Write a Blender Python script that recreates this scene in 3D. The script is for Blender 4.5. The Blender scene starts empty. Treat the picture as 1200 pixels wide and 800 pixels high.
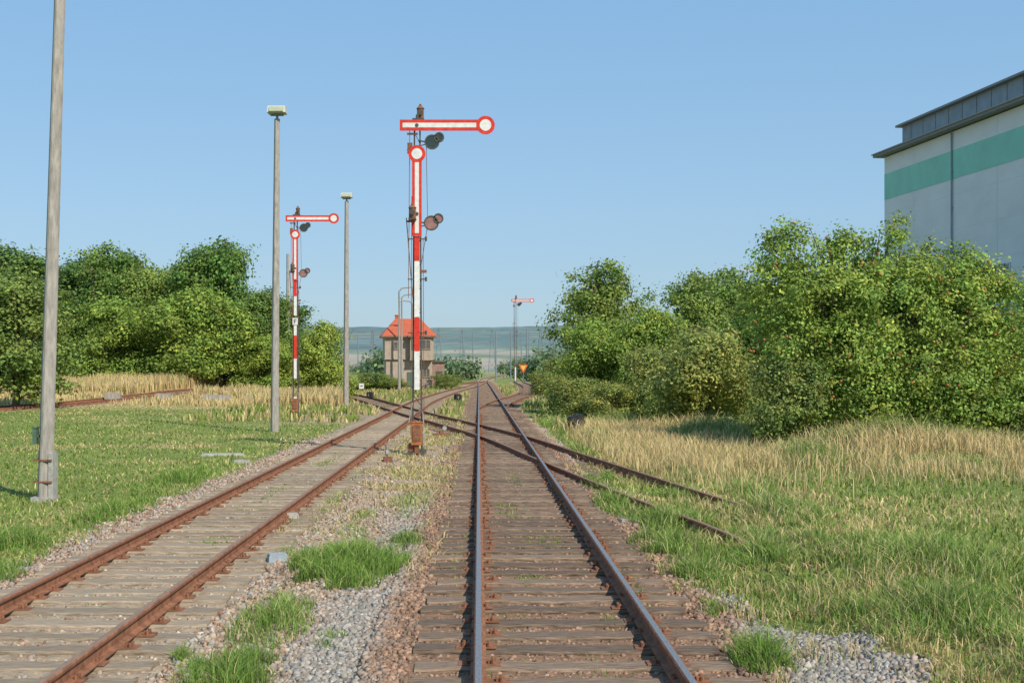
import bpy, math, random
import numpy as np
from mathutils import Vector, Matrix, Quaternion
random.seed(7); rng=np.random.default_rng(7)
sc=bpy.context.scene
COL=sc.collection

# ------------------------------------------------------------ materials
def nt(name):
    m=bpy.data.materials.new(name); m.use_nodes=True
    n=m.node_tree.nodes; l=m.node_tree.links
    return m,n,l,n['Principled BSDF']
def mat(name,col,rough=.85,metal=0,var=.25,scale=6,bump=.15,col2=None,stretch=(1,1,1),spec=.3,objvar=0):
    m,n,l,b=nt(name)
    tc=n.new('ShaderNodeTexCoord'); mp=n.new('ShaderNodeMapping'); mp.inputs['Scale'].default_value=stretch
    l.new(tc.outputs['Object'],mp.inputs['Vector'])
    nz=n.new('ShaderNodeTexNoise'); nz.inputs['Scale'].default_value=scale; nz.inputs['Detail'].default_value=6; nz.inputs['Roughness'].default_value=.65
    l.new(mp.outputs[0],nz.inputs['Vector'])
    r=n.new('ShaderNodeValToRGB'); l.new(nz.outputs['Fac'],r.inputs['Fac'])
    c2=col2 if col2 else tuple(min(1,c*(1+var)) for c in col)
    c1=tuple(c*(1-var) for c in col)
    r.color_ramp.elements[0].position=.32; r.color_ramp.elements[1].position=.68
    r.color_ramp.elements[0].color=(*c1,1); r.color_ramp.elements[1].color=(*c2,1)
    out=r.outputs[0]
    if objvar:
        oi=n.new('ShaderNodeObjectInfo');mr=n.new('ShaderNodeMapRange');mr.inputs[3].default_value=1-objvar;mr.inputs[4].default_value=1+objvar
        l.new(oi.outputs['Random'],mr.inputs[0]);vm=n.new('ShaderNodeVectorMath');vm.operation='SCALE'
        l.new(out,vm.inputs[0]);l.new(mr.outputs[0],vm.inputs['Scale']);out=vm.outputs[0]
    l.new(out,b.inputs['Base Color'])
    b.inputs['Roughness'].default_value=rough; b.inputs['Metallic'].default_value=metal
    b.inputs['Specular IOR Level'].default_value=spec
    if bump:
        bp=n.new('ShaderNodeBump'); bp.inputs['Strength'].default_value=bump; bp.inputs['Distance'].default_value=.03
        l.new(nz.outputs['Fac'],bp.inputs['Height']); l.new(bp.outputs[0],b.inputs['Normal'])
    return m
def mat_attr(name,rough=.8,trans=0,nscale=0,namt=.3,bump=0,objrand=0,spec=.2):
    m,n,l,b=nt(name)
    a=n.new('ShaderNodeAttribute'); a.attribute_name='Col'
    out=a.outputs['Color']
    if nscale:
        tc=n.new('ShaderNodeTexCoord')
        nz=n.new('ShaderNodeTexNoise'); nz.inputs['Scale'].default_value=nscale; nz.inputs['Detail'].default_value=7; nz.inputs['Roughness'].default_value=.7
        l.new(tc.outputs['Object'],nz.inputs['Vector'])
        mr=n.new('ShaderNodeMapRange'); mr.inputs[1].default_value=.3; mr.inputs[2].default_value=.7; mr.inputs[3].default_value=1-namt; mr.inputs[4].default_value=1+namt
        l.new(nz.outputs['Fac'],mr.inputs[0])
        vm=n.new('ShaderNodeVectorMath'); vm.operation='SCALE'; l.new(out,vm.inputs[0]); l.new(mr.outputs[0],vm.inputs['Scale']); out=vm.outputs[0]
        if bump:
            bp=n.new('ShaderNodeBump'); bp.inputs['Strength'].default_value=bump; bp.inputs['Distance'].default_value=.04
            l.new(nz.outputs['Fac'],bp.inputs['Height']); l.new(bp.outputs[0],b.inputs['Normal'])
    if objrand:
        oi=n.new('ShaderNodeObjectInfo'); hs=n.new('ShaderNodeHueSaturation')
        mr=n.new('ShaderNodeMapRange'); mr.inputs[3].default_value=.5-objrand*.015; mr.inputs[4].default_value=.5+objrand*.02
        l.new(oi.outputs['Random'],mr.inputs[0]); l.new(mr.outputs[0],hs.inputs['Hue'])
        mr2=n.new('ShaderNodeMapRange'); mr2.inputs[3].default_value=1+objrand*.16; mr2.inputs[4].default_value=1-objrand*.16
        l.new(oi.outputs['Random'],mr2.inputs[0]); l.new(mr2.outputs[0],hs.inputs['Value'])
        l.new(out,hs.inputs['Color']); out=hs.outputs[0]
    l.new(out,b.inputs['Base Color'])
    b.inputs['Roughness'].default_value=rough; b.inputs['Specular IOR Level'].default_value=spec
    if trans:
        t=n.new('ShaderNodeBsdfTranslucent'); l.new(out,t.inputs['Color'])
        mx=n.new('ShaderNodeMixShader'); mx.inputs[0].default_value=trans
        l.new(b.outputs[0],mx.inputs[1]); l.new(t.outputs[0],mx.inputs[2])
        l.new(mx.outputs[0],n['Material Output'].inputs['Surface'])
    return m

M_concrete=mat('concrete',(.34,.31,.27),scale=5,var=.3,stretch=(3,3,.6))
M_conc_lt=mat('pale_concrete',(.38,.36,.32),scale=14,var=.25)
M_rust=mat('rusty_steel',(.22,.10,.055),scale=14,var=.45,rough=.85)
M_railrust=mat('rail_rust',(.26,.115,.062),scale=9,var=.4,rough=.9)
M_railtop=mat('worn_rail_head',(.27,.265,.265),rough=.5,metal=.45,var=.3,scale=20,stretch=(6,.6,6),bump=.03)
M_railtop2=mat('dull_rail_head',(.30,.19,.13),rough=.65,metal=.15,var=.3,scale=12,stretch=(6,.6,6),bump=.03)
M_red=mat('faded_red_enamel',(.66,.045,.026),rough=.45,var=.22,scale=7,bump=.03)
M_white=mat('weathered_white_enamel',(.74,.73,.68),rough=.5,var=.14,scale=7,bump=.03)
M_dark=mat('dark_painted_steel',(.09,.08,.07),rough=.6,var=.3,scale=10)
M_greysteel=mat('grey_steel',(.24,.24,.23),rough=.6,metal=.3,var=.3,scale=12)
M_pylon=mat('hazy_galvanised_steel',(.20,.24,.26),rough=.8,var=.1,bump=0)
M_orange=mat('rusty_orange_cabinet',(.40,.14,.05),rough=.75,var=.4,scale=8)
M_glass_dark=mat('dark_lens_glass',(.03,.05,.04),rough=.15,var=.2,spec=.6,bump=0)
M_glass_red=mat('red_lens_glass',(.32,.16,.13),rough=.2,var=.3,spec=.6,bump=0)
M_black=mat('black_paint',(.03,.03,.03),rough=.5,var=.2)
M_yellow=mat('yellow_sign_paint',(.8,.5,.1),rough=.5,var=.1)
M_orsign=mat('orange_sign_paint',(.7,.13,.03),rough=.5,var=.1)
M_lampglass=mat('lamp_diffuser',(.42,.44,.30),rough=.3,var=.1,bump=0)
M_lampbody=mat('lamp_housing',(.52,.54,.48),rough=.5,var=.15)
M_green=mat('green_box_paint',(.09,.15,.11),rough=.6,var=.2)
M_bark=mat('bark',(.17,.13,.10),scale=6,var=.4,stretch=(4,4,.7),bump=.5)
M_sleeper=mat('weathered_oak',(.155,.10,.064),scale=5,var=.5,stretch=(1.2,14,6),bump=.6,col2=(.34,.24,.165),objvar=.3)
M_sleeper2=mat('dusty_grey_oak',(.29,.21,.14),scale=5,var=.36,stretch=(1.2,14,6),bump=.5,col2=(.46,.365,.255),objvar=.18)
M_leaf=mat_attr('leaves',rough=.6,trans=.34,objrand=1.0,spec=.2)
M_grass=mat_attr('grass_blades',rough=.7,trans=.22)
M_stone=mat_attr('ballast_stones',rough=.9)
M_ground=mat_attr('ground',rough=.95,nscale=9,namt=.4,bump=.8)
M_hill=mat_attr('hill',rough=1,nscale=.03,namt=.22)

# ------------------------------------------------------------ helpers
class MB:
    def __init__(s): s.V=[];s.F=[];s.M=[]
    def add(s,vs,fs,m=0):
        o=len(s.V); s.V+= [tuple(v) for v in vs]
        for f in fs: s.F.append([i+o for i in f]); s.M.append(m)
        return s
    def box(s,c,d,m=0,rot=None,taper=None):
        hx,hy,hz=d[0]/2,d[1]/2,d[2]/2; vs=[]
        for z in(-1,1):
            t=1 if (z<0 or taper is None) else taper
            for x,y in((-1,-1),(1,-1),(1,1),(-1,1)): vs.append(Vector((x*hx*t,y*hy*t,z*hz)))
        if rot is not None: vs=[rot@v for v in vs]
        vs=[v+Vector(c) for v in vs]
        return s.add(vs,[(3,2,1,0),(4,5,6,7),(0,1,5,4),(1,2,6,5),(2,3,7,6),(3,0,4,7)],m)
    def tube(s,p0,p1,r0,r1=None,n=8,m=0):
        p0=Vector(p0);p1=Vector(p1); r1=r0 if r1 is None else r1
        d=(p1-p0).normalized(); q=d.to_track_quat('Z','Y'); vs=[]
        for p,r in((p0,r0),(p1,r1)):
            for i in range(n):
                a=2*math.pi*(i+.5)/n; vs.append(p+q@Vector((math.cos(a)*r,math.sin(a)*r,0)))
        fs=[(i,(i+1)%n,n+(i+1)%n,n+i) for i in range(n)]+[tuple(range(n))[::-1],tuple(range(n,2*n))]
        return s.add(vs,fs,m)
    def path(s,pts,rs,n=7,m=0):
        pts=[Vector(p) for p in pts]; vs=[];k=len(pts)
        for j,p in enumerate(pts):
            d=(pts[min(j+1,k-1)]-pts[max(j-1,0)]).normalized(); q=d.to_track_quat('Z','Y')
            for i in range(n):
                a=2*math.pi*i/n; vs.append(p+q@Vector((math.cos(a)*rs[j],math.sin(a)*rs[j],0)))
        fs=[(j*n+i,j*n+(i+1)%n,(j+1)*n+(i+1)%n,(j+1)*n+i) for j in range(k-1) for i in range(n)]
        fs.append(tuple(range((k-1)*n,k*n)))
        return s.add(vs,fs,m)
    def prism(s,poly,y0,y1,m=0):
        n=len(poly); vs=[(x,y0,z) for x,z in poly]+[(x,y1,z) for x,z in poly]
        fs=[tuple(range(n)),tuple(range(n,2*n))[::-1]]+[(i,n+i,n+(i+1)%n,(i+1)%n) for i in range(n)]
        return s.add(vs,fs,m)
    def disc(s,cx,cz,r,y0,y1,m=0,n=28):
        return s.prism([(cx+math.cos(2*math.pi*i/n)*r,cz+math.sin(2*math.pi*i/n)*r) for i in range(n)],y0,y1,m)
    def ring(s,cx,cz,r0,r1,y0,y1,m=0,n=28):
        vs=[];fs=[]
        for i in range(n):
            a=2*math.pi*i/n;c,q=math.cos(a),math.sin(a)
            vs+=[(cx+c*r0,y0,cz+q*r0),(cx+c*r1,y0,cz+q*r1),(cx+c*r0,y1,cz+q*r0),(cx+c*r1,y1,cz+q*r1)]
        for i in range(n):
            a=4*i;b=4*((i+1)%n)
            fs+=[(a,a+1,b+1,b),(a+2,b+2,b+3,a+3),(a+1,a+3,b+3,b+1),(a,b,b+2,a+2)]
        return s.add(vs,fs,m)
    def mesh(s,name,mats,smooth=False,bevel=0):
        me=bpy.data.meshes.new(name); me.from_pydata([tuple(v) for v in s.V],[],s.F)
        for m in mats: me.materials.append(m)
        me.polygons.foreach_set('material_index',s.M)
        if smooth: me.polygons.foreach_set('use_smooth',[True]*len(s.F))
        me.validate(); me.update(); return me
def np_mesh(name,V,F,C,m,smooth=False):
    V=np.asarray(V,dtype=np.float32); F=np.asarray(F,dtype=np.int32)
    me=bpy.data.meshes.new(name); k,s=F.shape
    me.vertices.add(len(V)); me.vertices.foreach_set('co',V.ravel())
    me.loops.add(k*s); me.loops.foreach_set('vertex_index',F.ravel())
    me.polygons.add(k); me.polygons.foreach_set('loop_start',np.arange(0,k*s,s,dtype=np.int32))
    me.polygons.foreach_set('loop_total',np.full(k,s,dtype=np.int32))
    if smooth: me.polygons.foreach_set('use_smooth',np.ones(k,dtype=bool))
    me.update(calc_edges=True)
    if C is not None:
        a=me.color_attributes.new('Col','FLOAT_COLOR','POINT')
        cc=np.ones((len(V),4),dtype=np.float32); cc[:,:3]=C; a.data.foreach_set('color',cc.ravel())
    me.materials.append(m); return me
def obj(name,me,parent=None,loc=(0,0,0),rot=(0,0,0),scale=(1,1,1),**props):
    o=bpy.data.objects.new(name,me); COL.objects.link(o)
    o.location=loc;o.rotation_euler=rot;o.scale=scale
    if parent: o.parent=parent
    for k,v in props.items(): o[k]=v
    return o
def thing(name,label,category,loc=(0,0,0),rot=(0,0,0),scale=(1,1,1),group=None):
    o=obj(name,None,None,loc,rot,scale,label=label,category=category)
    o.empty_display_size=.3
    if group:o['group']=group
    return o
def copy_thing(src,loc,rot=(0,0,0),scale=(1,1,1),label=None):
    n=src.copy(); COL.objects.link(n); n.location=loc;n.rotation_euler=rot;n.scale=scale
    if label:n['label']=label
    def rec(a,b):
        for ch in list(a.children):
            c=ch.copy(); COL.objects.link(c); c.parent=b; rec(ch,c)
    rec(src,n); return n

TAB=rng.random((256,256))
def vn(x,y,s=1.,seed=0):
    x=np.asarray(x,dtype=float)/s+seed*17.3+1000; y=np.asarray(y,dtype=float)/s+seed*9.7+1000
    xi=np.floor(x).astype(int);yi=np.floor(y).astype(int);fx=x-xi;fy=y-yi
    fx=fx*fx*(3-2*fx);fy=fy*fy*(3-2*fy)
    g=lambda a,b:TAB[a%256,b%256]
    return (g(xi,yi)*(1-fx)+g(xi+1,yi)*fx)*(1-fy)+(g(xi,yi+1)*(1-fx)+g(xi+1,yi+1)*fx)*fy
def fbm(x,y,s,seed=0):
    return (vn(x,y,s,seed)*.5+vn(x,y,s/2.1,seed+1)*.27+vn(x,y,s/4.3,seed+2)*.15+vn(x,y,s/9,seed+3)*.08)
def ss(a,b,x):
    t=np.clip((np.asarray(x,dtype=float)-a)/(b-a),0,1); return t*t*(3-2*t)

# ------------------------------------------------------------ track layout
def catmull(pts,step=.5):
    P=[np.array(p,dtype=float) for p in pts]; P=[2*P[0]-P[1]]+P+[2*P[-1]-P[-2]]; out=[]
    for i in range(1,len(P)-2):
        n=max(2,int(np.linalg.norm(P[i+1]-P[i])/step))
        for k in range(n):
            t=k/n
            out.append(.5*((2*P[i])+(-P[i-1]+P[i+1])*t+(2*P[i-1]-5*P[i]+4*P[i+1]-P[i+2])*t*t+(-P[i-1]+3*P[i]-3*P[i+1]+P[i+2])*t**3))
    out.append(P[-2]); return np.array(out)
T_main=catmull([(.75,-4),(.75,60),(.75,150),(.8,220),(2,300),(8,420)],1.5)
T_left=catmull([(-3.83,-4),(-3.83,60),(-3.8,90),(-2.6,130),(-.6,170),(.6,215)],1.5)
T_diag=catmull([(4.70,14.4),(4.08,19),(3.45,23),(2.2,32),(.95,42),(-.95,53),(-3,64),(-5.7,80),(-10,105),(-15.5,132),(-22,160)],1.0)
T_far=catmull([(-70,30),(-45,52),(-25.5,76),(-14,131),(-6,172),(-1.5,205),(.5,240)],2)
T_right=catmull([(.8,74),(2.0,92),(4.0,112),(5.5,135),(6.5,170),(7,230)],1.5)
def dist_path(x,y,P,sub=2):
    x=np.asarray(x,dtype=float).ravel();y=np.asarray(y,dtype=float).ravel()
    d=np.full(x.shape,1e9); Q=P[::sub]
    for i in range(len(Q)-1):
        a=Q[i];b=Q[i+1];ab=b-a;L=ab@ab
        t=np.clip(((x-a[0])*ab[0]+(y-a[1])*ab[1])/L,0,1)
        d=np.minimum(d,np.hypot(x-a[0]-t*ab[0],y-a[1]-t*ab[1]))
    return d
def gz(x,y):
    x=np.asarray(x,dtype=float);y=np.asarray(y,dtype=float)
    near=1-ss(120,250,y)
    z=-.05-.05*(1-((np.abs(x-.75)<1.7)|(np.abs(x+3.83)<1.7)))*(y<62)
    z=z+(fbm(x,y,2.2,5)-.5)*.09*near*np.where((x>-5.4)&(x<2.4),.25,1)
    z=z+1.1*ss(68,105,y)*ss(-13,-24,x)+.35*ss(6,12,x)*ss(20,34,y)*near
    z=z+.10*ss(3.0,3.6,x)*(1-ss(6,7,x))*(1-ss(15.5,19,y))
    z=z+.10*ss(3.9,4.3,x)*(1-ss(6,7,x))*(1-ss(21.5,25,y))
    z=z-.03*ss(2.6,4.2,x)*(1-ss(6,9,x))*near*ss(18,26,y)
    return z
def gz1(x,y): return float(gz(np.array([x]),np.array([y]))[0])

def zones(x,y):
    x=np.asarray(x,dtype=float).ravel();y=np.asarray(y,dtype=float).ravel()
    n1=fbm(x,y,3,1);n2=fbm(x,y,.9,2);n3=fbm(x,y,14,3)
    wob=(n2-.5)*1.6+(n1-.5)*1.2
    rgt=2.45+1.0*(1-ss(9,14.5,y))+wob
    lft=-5.6+wob*.8
    grav=ss(-.15,.15,np.minimum(x-lft,rgt-x))*(1-ss(130,200,y))
    dg=dist_path(x,y,T_diag); 
    grav=np.maximum(grav,(1-ss(.8,1.4,dg+wob*.6))*ss(26,35,y))
    df=np.minimum(dist_path(x,y,T_far),dist_path(x,y,T_right)); 
    grav=np.maximum(grav,(1-ss(1.3,1.9,df)))
    grav=np.maximum(grav,(1-ss(1.5,2.2,np.minimum(dist_path(x,y,T_left),dist_path(x,y,T_main)))))
    yard=ss(-12,-8,x+ (n1-.5)*3)*(1-ss(3,5,x+(n1-.5)*2))*ss(52,62,y)*(1-ss(150,220,y))
    grav=np.maximum(grav,yard*ss(.35,.55,n1))
    bedM=1-ss(1.45,1.85,np.abs(x-.75)+(n2-.5)*.5); bedM=bedM*(y<250)
    bedL=(1-ss(1.3,1.6,np.abs(x+3.83)+(n2-.5)*.4))*(y<110)
    grey=(1.1*np.exp(-((x+1.05)/.55)**4-((y-10.6)/3.0)**4)+1.1*np.exp(-((x-2.85)/.65)**4-((y-10.3)/3.6)**4)+.9*np.exp(-((x+1.0)/.40)**4-((y-19)/5.)**4))
    grey=np.clip(grey*1.5*(n2+.22),0,1)*(1-bedM*.85)
    dry=np.clip(ss(.48,.66,n1*.55+n3*.3+n2*.15)*.65+.14*n2,0,1)
    dry=np.maximum(dry,ss(68,80,y)*(x<-8)*(y<125))
    R=(x>3.2)&(y>24)
    tall=R*np.maximum(np.exp(-((x-5.9)/2.5)**4-((y-42)/12.5)**4), np.exp(-((x-14)/5.5)**4-((y-31.5+ (x-13)*.25)/5.6)**4))
    tall=tall*ss(.26,.50,n1*.6+n2*.4)
    dry=np.maximum(dry,tall)
    midg=ss(20,27,y)*(1-ss(58,70,y))*np.exp(-((x+1.55)/1.1)**4)
    soil=np.exp(-((x+1.7)/1.0)**4)*ss(12,20,y)*(1-ss(60,80,y))
    return dict(grav=grav,bedM=bedM,bedL=bedL,grey=grey,dry=dry,tall=tall,mid=midg,n1=n1,n2=n2,n3=n3,dg=dg,soil=soil)
def zcol(x,y):
    z=zones(x,y); N=len(z['grav'])
    def mix(a,b,t): return a*(1-t[:,None])+np.array(b)*t[:,None]
    c=np.tile(np.array([.19,.24,.055]),(N,1)); c=c*(.75+.5*z['n2'][:,None])
    c=mix(c,(.46,.36,.17),z['dry']*.85)
    g=np.tile(np.array([.39,.285,.195]),(N,1))*(.7+.6*z['n2'][:,None])
    g=mix(g,(.32,.30,.26),z['grey'])
    g=mix(g,(.41,.31,.205),z['bedL']*.8); g=mix(g,(.25,.14,.082),z['bedM']*.85)
    g=mix(g,(.43,.325,.21),np.maximum(z['mid'],z['soil'])*.75)
    g=mix(g,(.26,.165,.10),(1-ss(.8,1.5,z['dg']))*ss(25,33,np.asarray(y).ravel())*.7)
    c=c*(1-z['grav'][:,None])+g*z['grav'][:,None]
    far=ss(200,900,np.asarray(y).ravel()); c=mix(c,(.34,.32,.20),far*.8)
    return c,z

# ------------------------------------------------------------ ground sheet
def axis(fine0,fine1,step,lo,hi,g=1.12):
    a=list(np.arange(fine0,fine1+1e-6,step)); s=step;v=a[-1]
    while v<hi: s*=g; v+=s; a.append(min(v,hi))
    s=step;v=a[0]
    while v>lo: s*=g; v-=s; a.insert(0,max(v,lo))
    return np.array(a)
gx=axis(-9,7,.11,-4200,4200,1.07); gy=axis(7.5,30,.11,-300,6500,1.035)
GX,GY=np.meshgrid(gx,gy); nx,ny=len(gx),len(gy)
c,_=zcol(GX,GY); Z=gz(GX,GY).ravel()+ (rng.random(nx*ny)-.5)*.012*(GY.ravel()<40)
V=np.stack([GX.ravel(),GY.ravel(),Z],1)
i=np.arange(nx-1);j=np.arange(ny-1);I,J=np.meshgrid(i,j);a=(J*nx+I).ravel()
F=np.stack([a,a+1,a+nx+1,a+nx],1)
obj('ground',np_mesh('ground',V,F,c,M_ground,True),kind='structure',label='grassy railway yard ground with gravel track beds')

# hills
hx=np.linspace(-3800,3800,520);hy=np.linspace(900,3600,110);HX,HY=np.meshgrid(hx,hy)
ridge=ss(1000,2600,HY)
HZ=-3+ridge*(88+26*(fbm(HX,HY,1100,11)-.5)-.004*HX)+ (fbm(HX,HY,260,14)-.5)*14*ridge+(fbm(HX,HY,60,24)-.5)*7*ridge
zz=HZ.ravel()+ (fbm(HX,HY,400,31).ravel()-.5)*34
w=ss(22,32,zz)*.9; gap=ss(.58,.62,fbm(HX,HY,200,17).ravel()); w=np.clip(w*(1-.45*gap),0,1)[:,None]
low=ss(.5,.56,fbm(HX,HY,180,37).ravel())[:,None]
hc=(np.array([.37,.33,.26])*(1-low)+np.array([.20,.25,.18])*low)*(1-w)+np.array([.13,.20,.205])*w  # bluish distance haze is put into the woodland colour
hc=hc*(.72+.56*fbm(HX,HY,90,19).ravel()[:,None])
V=np.stack([HX.ravel(),HY.ravel(),HZ.ravel()],1);nx2=520
I,J=np.meshgrid(np.arange(nx2-1),np.arange(109));a=(J*nx2+I).ravel()
obj('hills',np_mesh('hills',V,np.stack([a,a+1,a+nx2+1,a+nx2],1),hc,M_hill,True),kind='structure',label='long low wooded hills with pale fields')

# ------------------------------------------------------------ rails / tracks
PROF=[(-.0625,0),(.0625,0),(.0625,.012),(.012,.03),(.009,.105),(.034,.115),(.036,.138),(.024,.15),(-.024,.15),(-.036,.138),(-.034,.115),(-.009,.105),(-.012,.03),(-.0625,.012)]
def rail_mesh(P,off,zoff,topm,sink=None):
    n=len(P);T=np.gradient(P,axis=0);T/=np.linalg.norm(T,axis=1)[:,None];N=np.stack([T[:,1],-T[:,0]],1)
    mb=MB();k=len(PROF)
    for q in range(n):
        c=P[q]+N[q]*off; z=gz1(*c)+.05 if abs(c[0])>12 else 0
        if sink: z+=sink(c[1])
        for (u,v) in PROF: mb.V.append((c[0]+N[q][0]*u,c[1]+N[q][1]*u,v+zoff+z))
    for q in range(n-1):
        for i in range(k):
            mb.F.append([q*k+i,q*k+(i+1)%k,(q+1)*k+(i+1)%k,(q+1)*k+i]); mb.M.append(1 if i==7 else 0)
    mb.F.append(list(range(k)));mb.M.append(0)
    return mb.mesh('rail',[M_railrust,topm])
def sleeper_geo(seed,bm):
    r=random.Random(seed); mb=MB(); L=2.6+r.uniform(-.08,.08);W=.26+r.uniform(-.025,.025)
    nseg=8; xs=[-L/2+L*i/nseg for i in range(nseg+1)]
    pr=[(-1,-.17),(-1,-.02),(-.88,0),(.88,0),(1,-.02),(1,-.17)]
    for xx in xs:
        w=W/2*(1+r.uniform(-.10,.08)); dz=r.uniform(-.014,.003)
        for u,v in pr: mb.V.append((xx,u*w,v+(dz if v>-.1 else 0)))
    k=6
    for q in range(nseg):
        for i in range(k): mb.F.append([q*k+i,(q+1)*k+i,(q+1)*k+(i+1)%k,q*k+(i+1)%k]);mb.M.append(0)
    mb.F.append(list(range(k)));mb.M.append(0);mb.F.append(list(range(nseg*k,(nseg+1)*k))[::-1]);mb.M.append(0)
    for sx in(-.752,.752):
        mb.box((sx,0,.0035),(.34,.16,.011),1)
        for bx in(-.105,.105):
            for by in (-.04,.04):
                mb.tube((sx+bx,by,.008),(sx+bx,by,.045),.017,.015,6,1)
            mb.box((sx+bx*.85,0,.022),(.05,.07,.022),1)
    return mb.mesh('sleeper',[bm,M_railrust])
def make_track(label,P,zoff,topms,sm,nmax,spacing=.58,nind=100,skip=None,P2=None,sink=None):
    t=thing('railway_track',label,'railway track')
    obj('rail',rail_mesh(P,-.752,zoff,topms[0],sink),t);obj('rail',rail_mesh(P if P2 is None else P2,.752,zoff,topms[1],sink),t)
    meshes=[sleeper_geo(s+int(zoff*1000),sm) for s in range(8)]
    d=np.r_[0,np.cumsum(np.linalg.norm(np.diff(P,axis=0),axis=1))]
    S=[]
    for s in np.arange(.3,d[-1],spacing):
        p=np.array([np.interp(s,d,P[:,0]),np.interp(s,d,P[:,1])]);p2=np.array([np.interp(s+.1,d,P[:,0]),np.interp(s+.1,d,P[:,1])])
        if p[1]<7.5 or (skip and skip(p)): continue
        S.append((p,math.atan2(p2[1]-p[1],p2[0]-p[0])-math.pi/2))
    S.sort(key=lambda q:q[0][1]); S=S[:nmax]
    far=MB()
    for k,(p,a) in enumerate(S):
        z=zoff*.8-.002+random.uniform(-.012,.004)+(gz1(*p)+.05 if abs(p[0])>12 else 0)
        if k<nind:
            obj('sleeper',random.choice(meshes),t,(p[0]+random.uniform(-.07,.07),p[1]+random.uniform(-.03,.03),z),(0,0,a+random.uniform(-.025,.025)+(math.pi if random.random()<.5 else 0)))
        else:
            far.box((p[0],p[1],z-.08),(2.6,.25,.16),0,rot=Matrix.Rotation(a,3,'Z'))
    if far.V: obj('sleepers',far.mesh('sleepers',[sm]),t,kind='stuff')
    return t
make_track('straight main railway track with worn steel rails on brown wooden sleepers',T_main,0,(M_railtop,M_railtop),M_sleeper,360)
make_track('rusty side railway track on dusty grey wooden sleepers',T_left,-.007,(M_railtop2,M_railtop2),M_sleeper2,330)
make_track('disused rusty track curving across the main line into the grass',T_diag,-.045,(M_railtop2,M_railtop2),M_sleeper,200,
   skip=lambda p:(p[1]<29),P2=T_diag[T_diag[:,1]>20.5],sink=lambda y:-.045*(1-float(ss(20,32,y)))-.05*(1-float(ss(15,19,y))))
make_track('rusty siding track crossing the dry grass field',T_far,-.021,(M_railrust,M_railrust),M_sleeper2,240,nind=60)
make_track('side track diverging from the main line in the far yard',T_right,-.028,(M_railtop2,M_railtop2),M_sleeper,240,nind=40)

# ------------------------------------------------------------ stones
def rotmats(n):
    q=rng.normal(size=(n,4));q/=np.linalg.norm(q,axis=1)[:,None];w,x,y,z=q.T
    return np.stack([1-2*(y*y+z*z),2*(x*y-w*z),2*(x*z+w*y),2*(x*y+w*z),1-2*(x*x+z*z),2*(y*z-w*x),2*(x*z-w*y),2*(y*z+w*x),1-2*(x*x+y*y)],1).reshape(n,3,3)
CUBE=np.array([(-1,-1,-1),(1,-1,-1),(1,1,-1),(-1,1,-1),(-1,-1,1),(1,-1,1),(1,1,1),(-1,1,1)],float)
CF=np.array([(3,2,1,0),(4,5,6,7),(0,1,5,4),(1,2,6,5),(2,3,7,6),(3,0,4,7)])
def stones(N,xr,yr,name,label):
    x=rng.uniform(xr[0],xr[1],N*2);y=np.exp(rng.uniform(math.log(yr[0]),math.log(yr[1]),N*2))
    z=zones(x,y); p=z['grav']*(.35+.9*z['grey']+.6*(z['n2']))
    inM=(np.abs(x-.75)<1.3);inL=(np.abs(x+3.83)<1.35)
    p=np.where(inM,p*.6,p);p=np.where(inL,p*.38,p);p=p*(1-.6*z['mid'])*(1-.4*z['soil'])
    for rx in(-.0,1.5,-4.58,-3.08): p=np.where(np.abs(x-rx)<.07,0,p)
    keep=rng.random(len(x))<p; x=x[keep];y=y[keep];n=len(x);z={k:v[keep] for k,v in z.items()}
    inb=(np.abs(x-.75)<1.3)|(np.abs(x+3.83)<1.3)
    sz=(.008+.017*rng.random(n)**1.7)*(1+.1*z['grey'])*(1+y*.012)*np.where(inb,.85,1)
    P=CUBE[None]*(.65+.6*rng.random((n,8,3)))*np.stack([np.ones(n),.6+.4*rng.random(n),.5+.4*rng.random(n)],1)[:,None,:]
    P=np.einsum('nij,nkj->nki',rotmats(n),P)*sz[:,None,None]
    zz=gz(x,y)+sz*.2-np.where(inb,.012,0)
    P[:,:,0]+=x[:,None];P[:,:,1]+=y[:,None];P[:,:,2]+=zz[:,None]
    pal=np.array([(.43,.29,.205),(.44,.35,.255),(.34,.315,.28),(.25,.15,.095),(.56,.47,.37)])
    pr=rng.random(n);k=np.select([pr<.33,pr<.63,pr<.80,pr<.92],[0,1,2,3],4)
    c=pal[k]; g=z['grey'][:,None]*.75; gc=np.array([.37,.35,.31])*(.6+.7*rng.random((n,1)));c=c*(1-g)+gc*g
    b=(z['bedM']*.8)[:,None]; bc=np.array([.30,.175,.11])*(.5+1.0*rng.random((n,1)));c=c*(1-b)+bc*b
    c=c*(.7+.5*rng.random((n,1)))
    F=(CF[None]+8*np.arange(n)[:,None,None]).reshape(-1,4)
    obj(name,np_mesh(name,P.reshape(-1,3),F,np.repeat(c,8,0),M_stone),kind='stuff',label=label,category='gravel')
stones(115000,(-7.0,4.2),(8.2,45),'ballast_gravel','pinkish brown and grey crushed stone ballast')

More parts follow.
